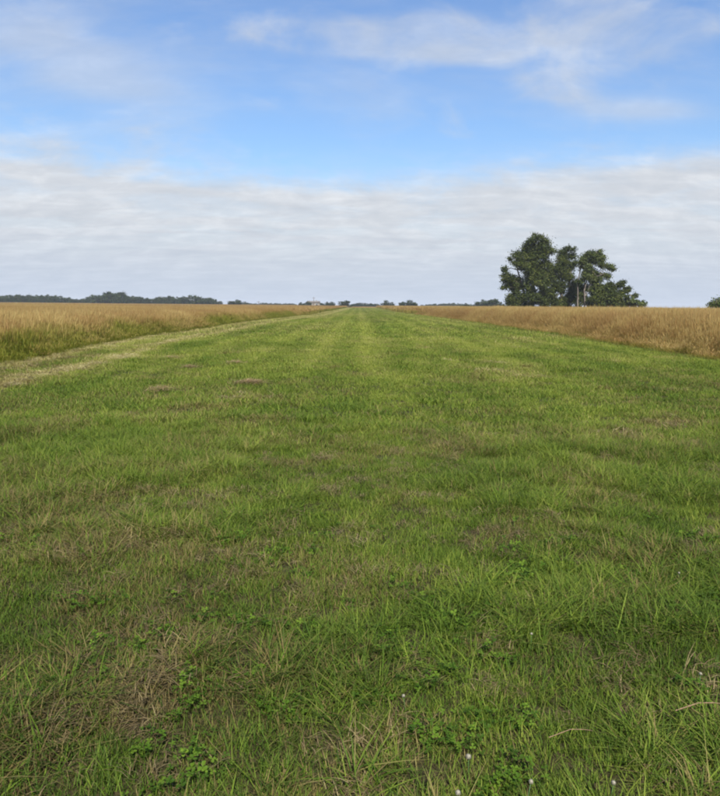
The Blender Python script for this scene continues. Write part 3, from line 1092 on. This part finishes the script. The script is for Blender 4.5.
tree_row(-6, 74, 24, [(-6, 294), (20, 293.5), (40, 294.5), (62, 294.5), (74, 297)], 540, 'dark tree in the long low wood at the far left edge of the horizon', 'trees of the low wood at far left')
tree_row(75, 90, 5, [(75, 298), (84, 298.5), (90, 296)], 540, 'low scrub tree in the dip between the two far left woods', 'scrub between the far left woods', width=1.5)
far_tree(94, 293.2, 535, 'rounded dark tree at the left end of the second far wood', width=0.9)
far_tree(107, 290.5, 530, 'highest slim dark tree of the second far wood', tall=True, width=1.0)
far_tree(112, 291.8, 533, 'slim dark tree just right of the highest one in the second far wood', tall=True, width=1.0)
tree_row(98, 130, 11, [(98, 295), (106, 292), (118, 292), (124, 291.5), (130, 295)], 540, 'dark tree in the tall hump of the second far wood', 'trees of the tall hump on the left horizon')
tree_row(130, 151, 7, [(130, 295.5), (145, 295.8), (151, 298)], 545, 'low dark tree of the far wood right of its tall hump', 'low trees right of the tall hump')
tree_row(153, 188, 11, [(153, 297), (160, 295.5), (185, 296)], 550, 'dark tree in the even row ending at the rounded far tree', 'even row of far trees on the left horizon')
far_tree(194, 293.3, 545, 'broad rounded dark tree rising above the even far row', width=1.25)
tree_row(199, 216, 6, [(199, 296), (211, 296), (216, 298.5)], 550, 'dark tree at the right end of the far left wood', 'right end trees of the far left wood')
far_tree(236, 299.3, 470, 'lone rounded dark tree right of the far left wood', width=1.7)
far_tree(219.5, 300.6, 545, 'low bush just past the right end of the far left wood', width=1.2, cat='bush')
far_tree(230, 301.8, 475, 'low bush left of the lone rounded far tree', width=1.6, cat='bush')
tree_row(243, 296, 22, [(243, 301.5), (250, 303), (262, 303.6), (272, 303.2), (296, 304.0)], 620, 'tiny shrub of the thin hedge on the centre left horizon', 'hedge shrubs on the centre left horizon', jit=.6, width=1.5, cat='shrub')
far_tree(301.5, 302.2, 430, 'far tree left of the pale farmhouse', width=1.1)
far_tree(307.5, 301.0, 430, 'far tree in front of the left end of the pale farmhouse', width=1.1)
far_tree(321, 302.5, 440, 'small far tree right of the pale farmhouse', width=1.1)
far_tree(328, 301.6, 432, 'wider far tree, second to the right of the pale farmhouse', width=1.2)
far_tree(332, 301.9, 428, 'far tree nearest the gap left of the round airstrip tree', width=1.0)
far_tree(345, 300.3, 400, 'round dark tree at the far end of the airstrip', width=1.55)
tree_row(351, 378, 12, [(351, 304), (360, 303), (368, 304), (378, 304.2)], 560, 'low shrub in the line closing the far end of the airstrip', 'shrubs closing the airstrip', jit=.5, width=1.4, cat='shrub')
far_tree(385.5, 300.2, 410, 'left one of the two green trees right of the airstrip end', width=1.1)
far_tree(391.5, 302.2, 413, 'lower bush between the two green trees past the airstrip end', width=1.2, cat='bush')
far_tree(402, 301.5, 412, 'middle green tree of the group past the airstrip end', width=1.2)
far_tree(409, 300.0, 408, 'right and largest green tree past the airstrip end', width=1.6)
far_tree(415, 302.0, 408, 'low green bush right of the largest tree past the airstrip', width=1.2, cat='bush')
tree_row(420, 464, 18, [(420, 305), (440, 304.2), (456, 303.2), (464, 304.2)], 700, 'tiny hazy shrub on the horizon right of the airstrip end', 'hazy shrubs on the centre right horizon', jit=.4, width=1.5, cat='shrub')
far_tree(467, 303.0, 330, 'small yellowish bush left of the two dark far trees', width=1.7, cat='bush')
far_tree(482, 298.8, 380, 'left one of the two rounded dark trees left of the eucalyptus clump', width=1.2)
far_tree(494.5, 297.4, 376, 'right one of the two rounded dark trees left of the eucalyptus clump', width=1.25)
far_tree(488, 303.0, 380, 'low bush between the two rounded dark trees', width=1.3, cat='bush')
far_tree(501, 302.5, 378, 'low bush between the dark far trees and the eucalyptus clump', width=1.3, cat='bush')
far_tree(475, 303.8, 384, 'low bush left of the two rounded dark trees', width=1.3, cat='bush')

# ------------------------------------------------------------------ farmhouse and poles far away
M_WALL = plain('cream_render', (0.25, 0.22, 0.17), 0.85, 0.08, 1.0)
M_ROOF = plain('weathered_roof_tiles', (0.14, 0.12, 0.10), 0.8, 0.2, 3.0)
M_GLASS = plain('dark_window_glass', (0.04, 0.045, 0.05), 0.15, 0.1, 1.0)
M_POLE = plain('weathered_pole_wood', (0.13, 0.11, 0.09), 0.85, 0.25, 2.0)
M_PORC = plain('grey_insulator', (0.35, 0.36, 0.36), 0.35, 0.05, 5.0)


def boxes(name, lst, mat, parent=None):
    V, F, L = [], [], []
    for (x0, x1, y0, y1, z0, z1) in lst:
        b = len(V)
        V += [(x, y, z) for z in (z0, z1) for (x, y) in ((x0, y0), (x1, y0), (x1, y1), (x0, y1))]
        for f in ((3, 2, 1, 0), (4, 5, 6, 7), (0, 1, 5, 4), (1, 2, 6, 5), (2, 3, 7, 6), (3, 0, 4, 7)):
            F += [b + i for i in f]
            L.append(4)
    return link(bpy.data.objects.new(name, mesh_np(name, np.array(V, float), F, L, [mat])), parent)


hq = unproj(313.5, 306, 437)
house = link(bpy.data.objects.new('farmhouse', None))
house.location = (hq.x, 437, 0)
house.rotation_euler = (0, 0, 0.15)
tag(house, 'small pale farmhouse between trees at the left far end of the airstrip', 'house')
boxes('wall', [(-3.6, 3.6, -2.4, 2.4, 0, 2.7)], M_WALL, house)
rv = np.array([(-3.9, -2.8, 2.6), (3.9, -2.8, 2.6), (3.9, 2.8, 2.6), (-3.9, 2.8, 2.6), (-3.9, 0, 3.7), (3.9, 0, 3.7)], float)
rfc = [0, 1, 5, 4, 2, 3, 4, 5, 3, 0, 4, 1, 2, 5, 0, 3, 2, 1]
roof = link(bpy.data.objects.new('roof', mesh_np('roof', rv, rfc, [4, 4, 3, 3, 4], [M_ROOF])), house)
boxes('chimney', [(1.6, 2.1, 0.3, 0.8, 3.0, 4.2)], M_WALL, roof)
for wx in (-2.4, 1.2):
    fr = boxes('window', [(wx, wx + 1.1, -2.46, -2.38, 1.0, 2.1)], M_PORC, house)
    boxes('pane', [(wx + .1, wx + 1.0, -2.49, -2.44, 1.1, 2.0)], M_GLASS, fr)
boxes('door', [(-0.7, 0.3, -2.45, -2.37, 0.02, 2.1)], M_ROOF, house)


def pole(xpx, top, depth, label):
    q = unproj(xpx, top, depth)
    root = link(bpy.data.objects.new('utility_pole', None))
    root.location = (q.x, depth, 0)
    tag(root, label, 'pole', 'utility poles on the left horizon')
    h = q.z
    link(bpy.data.objects.new('post', tubes('post', [[(0, 0, 0, .17), (0, 0, h * .5, .15), (0.02, 0, h, .12)]], M_POLE, 8)), root)
    arm = boxes('crossarm', [(-.9, .9, -.07, .07, h - .65, h - .5)], M_POLE, root)
    for x in (-.8, 0.4, .8):
        link(bpy.data.objects.new('insulator', tubes('insulator', [[(x, 0, h - .5, .05), (x, 0, h - .42, .08), (x, 0, h - .3, .03)]], M_PORC, 6)), arm)


pole(258.5, 301.0, 420, 'short dark utility pole standing above the thin hedge at left')
pole(313.8, 297.0, 425, 'tall thin utility pole in front of the pale farmhouse')

# ------------------------------------------------------------------ small things in the turf
M_PETAL = plain('clover_petals', (0.27, 0.25, 0.19), 0.8, 0.35, 400.0)
M_STEM = plain('clover_stem', (0.06, 0.12, 0.03), 0.6, 0.2, 80.0)
rc = np.random.default_rng(55)


def clover_flower(xpx, ypx, label, size=1.0):
    g = unproj(xpx, ypx)
    # the head is seen at that pixel: slide the plant towards the camera by the height of its head
    hz = 0.065
    d = CAM_M.to_3x3() @ Vector(((xpx - 360) / 720, (398 - ypx) / 720, -1.0))
    q = Vector((0, 0, CAM_H)) + d * ((hz - CAM_H) / d.z)
    z0 = float(gz(np.array([q.x]), np.array([q.y]))[0])
    root = link(bpy.data.objects.new('clover_flower', None))
    root.location = (q.x, q.y, z0)
    tag(root, label, 'flower', 'white clover flowers in the near turf')
    hz -= z0
    bend = rc.uniform(-.01, .01, 2)
    link(bpy.data.objects.new('stem', tubes('stem', [[(bend[0] * 2, bend[1] * 2, 0, .0016), (bend[0], bend[1], hz * .5, .0014), (0, 0, hz, .0012)]], M_STEM, 5)), root)
    V, F, L = [], [], []
    r = 0.0085 * size
    for k in range(70):                          # florets all round the head
        ph = math.acos(1 - 1.75 * (k + .5) / 70)
        th = k * 2.39996
        n = Vector((math.sin(ph) * math.cos(th), math.sin(ph) * math.sin(th), math.cos(ph)))
        t = (n.orthogonal()).normalized()
        w = n.cross(t)
        tipv = (n + Vector((0, 0, .35))).normalized()
        b = len(V)
        for v in (n * r * .35 + t * r * .16, n * r * .35 - t * r * .16, n * r * .8 - w * r * .18, n * r * .8 + w * r * .18, tipv * r * rc.uniform(1.0, 1.25)):
            V.append((v.x, v.y, v.z + hz))
        F += [b, b + 3, b + 4, b, b + 4, b + 2, b + 1, b + 4, b + 3, b + 1, b + 2, b + 4]
        L += [3, 3, 3, 3]
    link(bpy.data.objects.new('flower_head', mesh_np('flower_head', np.array(V), F, L, [M_PETAL])), root)


clover_flower(403.5, 696, 'white clover head left of the centre bottom grass, highest of its three', 0.8)
clover_flower(468.5, 757, 'largest white clover head near the bottom right of centre', 1.15)
clover_flower(458, 793, 'white clover head cut by the bottom edge of the picture', 1.05)
clover_flower(531.5, 634, 'small white clover head in the lush tuft right of centre', 0.75)
clover_flower(679, 573, 'tiny white clover head furthest to the upper right in the near turf', 0.75)
clover_flower(700.5, 674, 'white clover head close to the right edge above the dry stalk', 0.8)
clover_flower(531, 782, 'white clover head near the bottom edge, left one of two', 0.95)
clover_flower(613.5, 783, 'white clover head near the bottom edge, right one of two', 0.9)

M_STRAW = plain('dry_stalk', (0.20, 0.125, 0.065), 0.8, 0.4, 90.0)


def stalk(p0, p1, label, r=0.0024):
    a, b = unproj(*p0), unproj(*p1)
    root = link(bpy.data.objects.new('dry_stalk', None))
    root.location = (a.x, a.y, 0.075)
    d = b - a
    m = d * 0.5 + Vector((0, 0.01, 0.012))
    tag(root, label, 'stalk')
    link(bpy.data.objects.new('stem', tubes('stem', [[(0, 0, 0, r), (*(m), r * .9), (*(d * .8 + Vector((0, 0, .01))), r * .8), (*d, r * .5)]], M_STRAW, 6)), root)
    link(bpy.data.objects.new('node', tubes('node', [[(*(d * .3 - d.normalized() * .006 + Vector((0, .006, .007))), r * .8), (*(d * .3 + Vector((0, .006, .007))), r * 1.6), (*(d * .3 + d.normalized() * .006 + Vector((0, .006, .007))), r * .8)]], M_STRAW, 6)), root)


stalk((674, 729), (722, 722), 'brown dry stalk lying on the turf at the right edge')
stalk((548, 757), (592, 750), 'pale dry stalk lying near the bottom right of centre', 0.0016)

M_HAY = leaf_material('dried_cut_grass', (0.15, 0.09, 0.045), (0.30, 0.20, 0.10), (0.46, 0.34, 0.18))


def hay(xpx, ypx, wpx, hpx, label, n=260):
    g = unproj(xpx, ypx + hpx * .5)
    s = g.y / 720
    rx = wpx * s * .5
    ry = rx * rc.uniform(.8, 1.2)
    h = 0.05
    b = rc.normal(0, 0.52, (n, 2))
    b /= np.maximum(1, np.hypot(b[:, 0], b[:, 1]) / 1.5)[:, None]
    rr = np.hypot(b[:, 0], b[:, 1])
    az = rc.uniform(0, 6.28, n)
    ln = rc.uniform(.08, .22, n)
    V, F, L, tt, bi = ribbons(n, b * 0, az, ln, rc.uniform(0, .2, n), rc.uniform(0, .7, n), rc.uniform(.005, .010, n), w0=.9)
    rise = V[:, 2].copy()
    el = rc.uniform(-.25, .4, n)
    d = np.stack([np.cos(az), np.sin(az)], 1)
    lump = .6 + .8 * fbm(b[:, 0] * 3 + xpx, b[:, 1] * 3, 1.0, 9, 2)
    V[:, :2] += d[bi] * (rise * np.cos(el[bi]))[:, None] + (b * np.array([rx, ry]))[bi]
    V[:, 2] = rise * np.sin(el[bi]) + (h * np.maximum(0, 1 - rr ** 2) * lump * rc.uniform(.3, 1, n))[bi] + .05
    me = mesh_np('cut_grass_heap', V, F, L, [M_HAY], {'hue': rc.uniform(0, 1, n)[bi]})
    o = link(bpy.data.objects.new('cut_grass_heap', me))
    o.location = (g.x, g.y, float(gz(np.array([g.x]), np.array([g.y]))[0]))
    tag(o, label, 'dry grass', 'heaps of dried cuttings on the turf')


hay(250, 378, 30, 11, 'largest reddish heap of dried cuttings, nearest the airstrip middle', 420)
hay(190, 363, 20, 9, 'heap of dried cuttings left of two at the same distance', 260)
hay(233, 361, 20, 6, 'heap of dried cuttings right of two behind the largest heap', 220)
hay(172, 356, 20, 5, 'flat pale heap of dried cuttings furthest away near the left track', 220)
hay(160, 387, 26, 7, 'faint flat heap of dried cuttings nearest the viewer on the left', 170)

# ------------------------------------------------------------------ air
HZ = 3050.0
haze = boxes('haze', [(-HZ, HZ, -HZ, HZ, -1.2, 18.5)], M_GROUND)
haze.data.materials.clear()
m, t = new_mat('thin_haze')
pv = nd(t, 'ShaderNodeVolumePrincipled')
pv.inputs['Color'].default_value = (0.90, 0.94, 1.0, 1)
pv.inputs['Density'].default_value = 0.0002
pv.inputs['Anisotropy'].default_value = 0.0
o = nd(t, 'ShaderNodeOutputMaterial')
t.links.new(pv.outputs[0], o.inputs['Volume'])
haze.data.materials.append(m)
tag(haze, 'thin pale haze in the air over the fields', 'haze', kind='stuff')
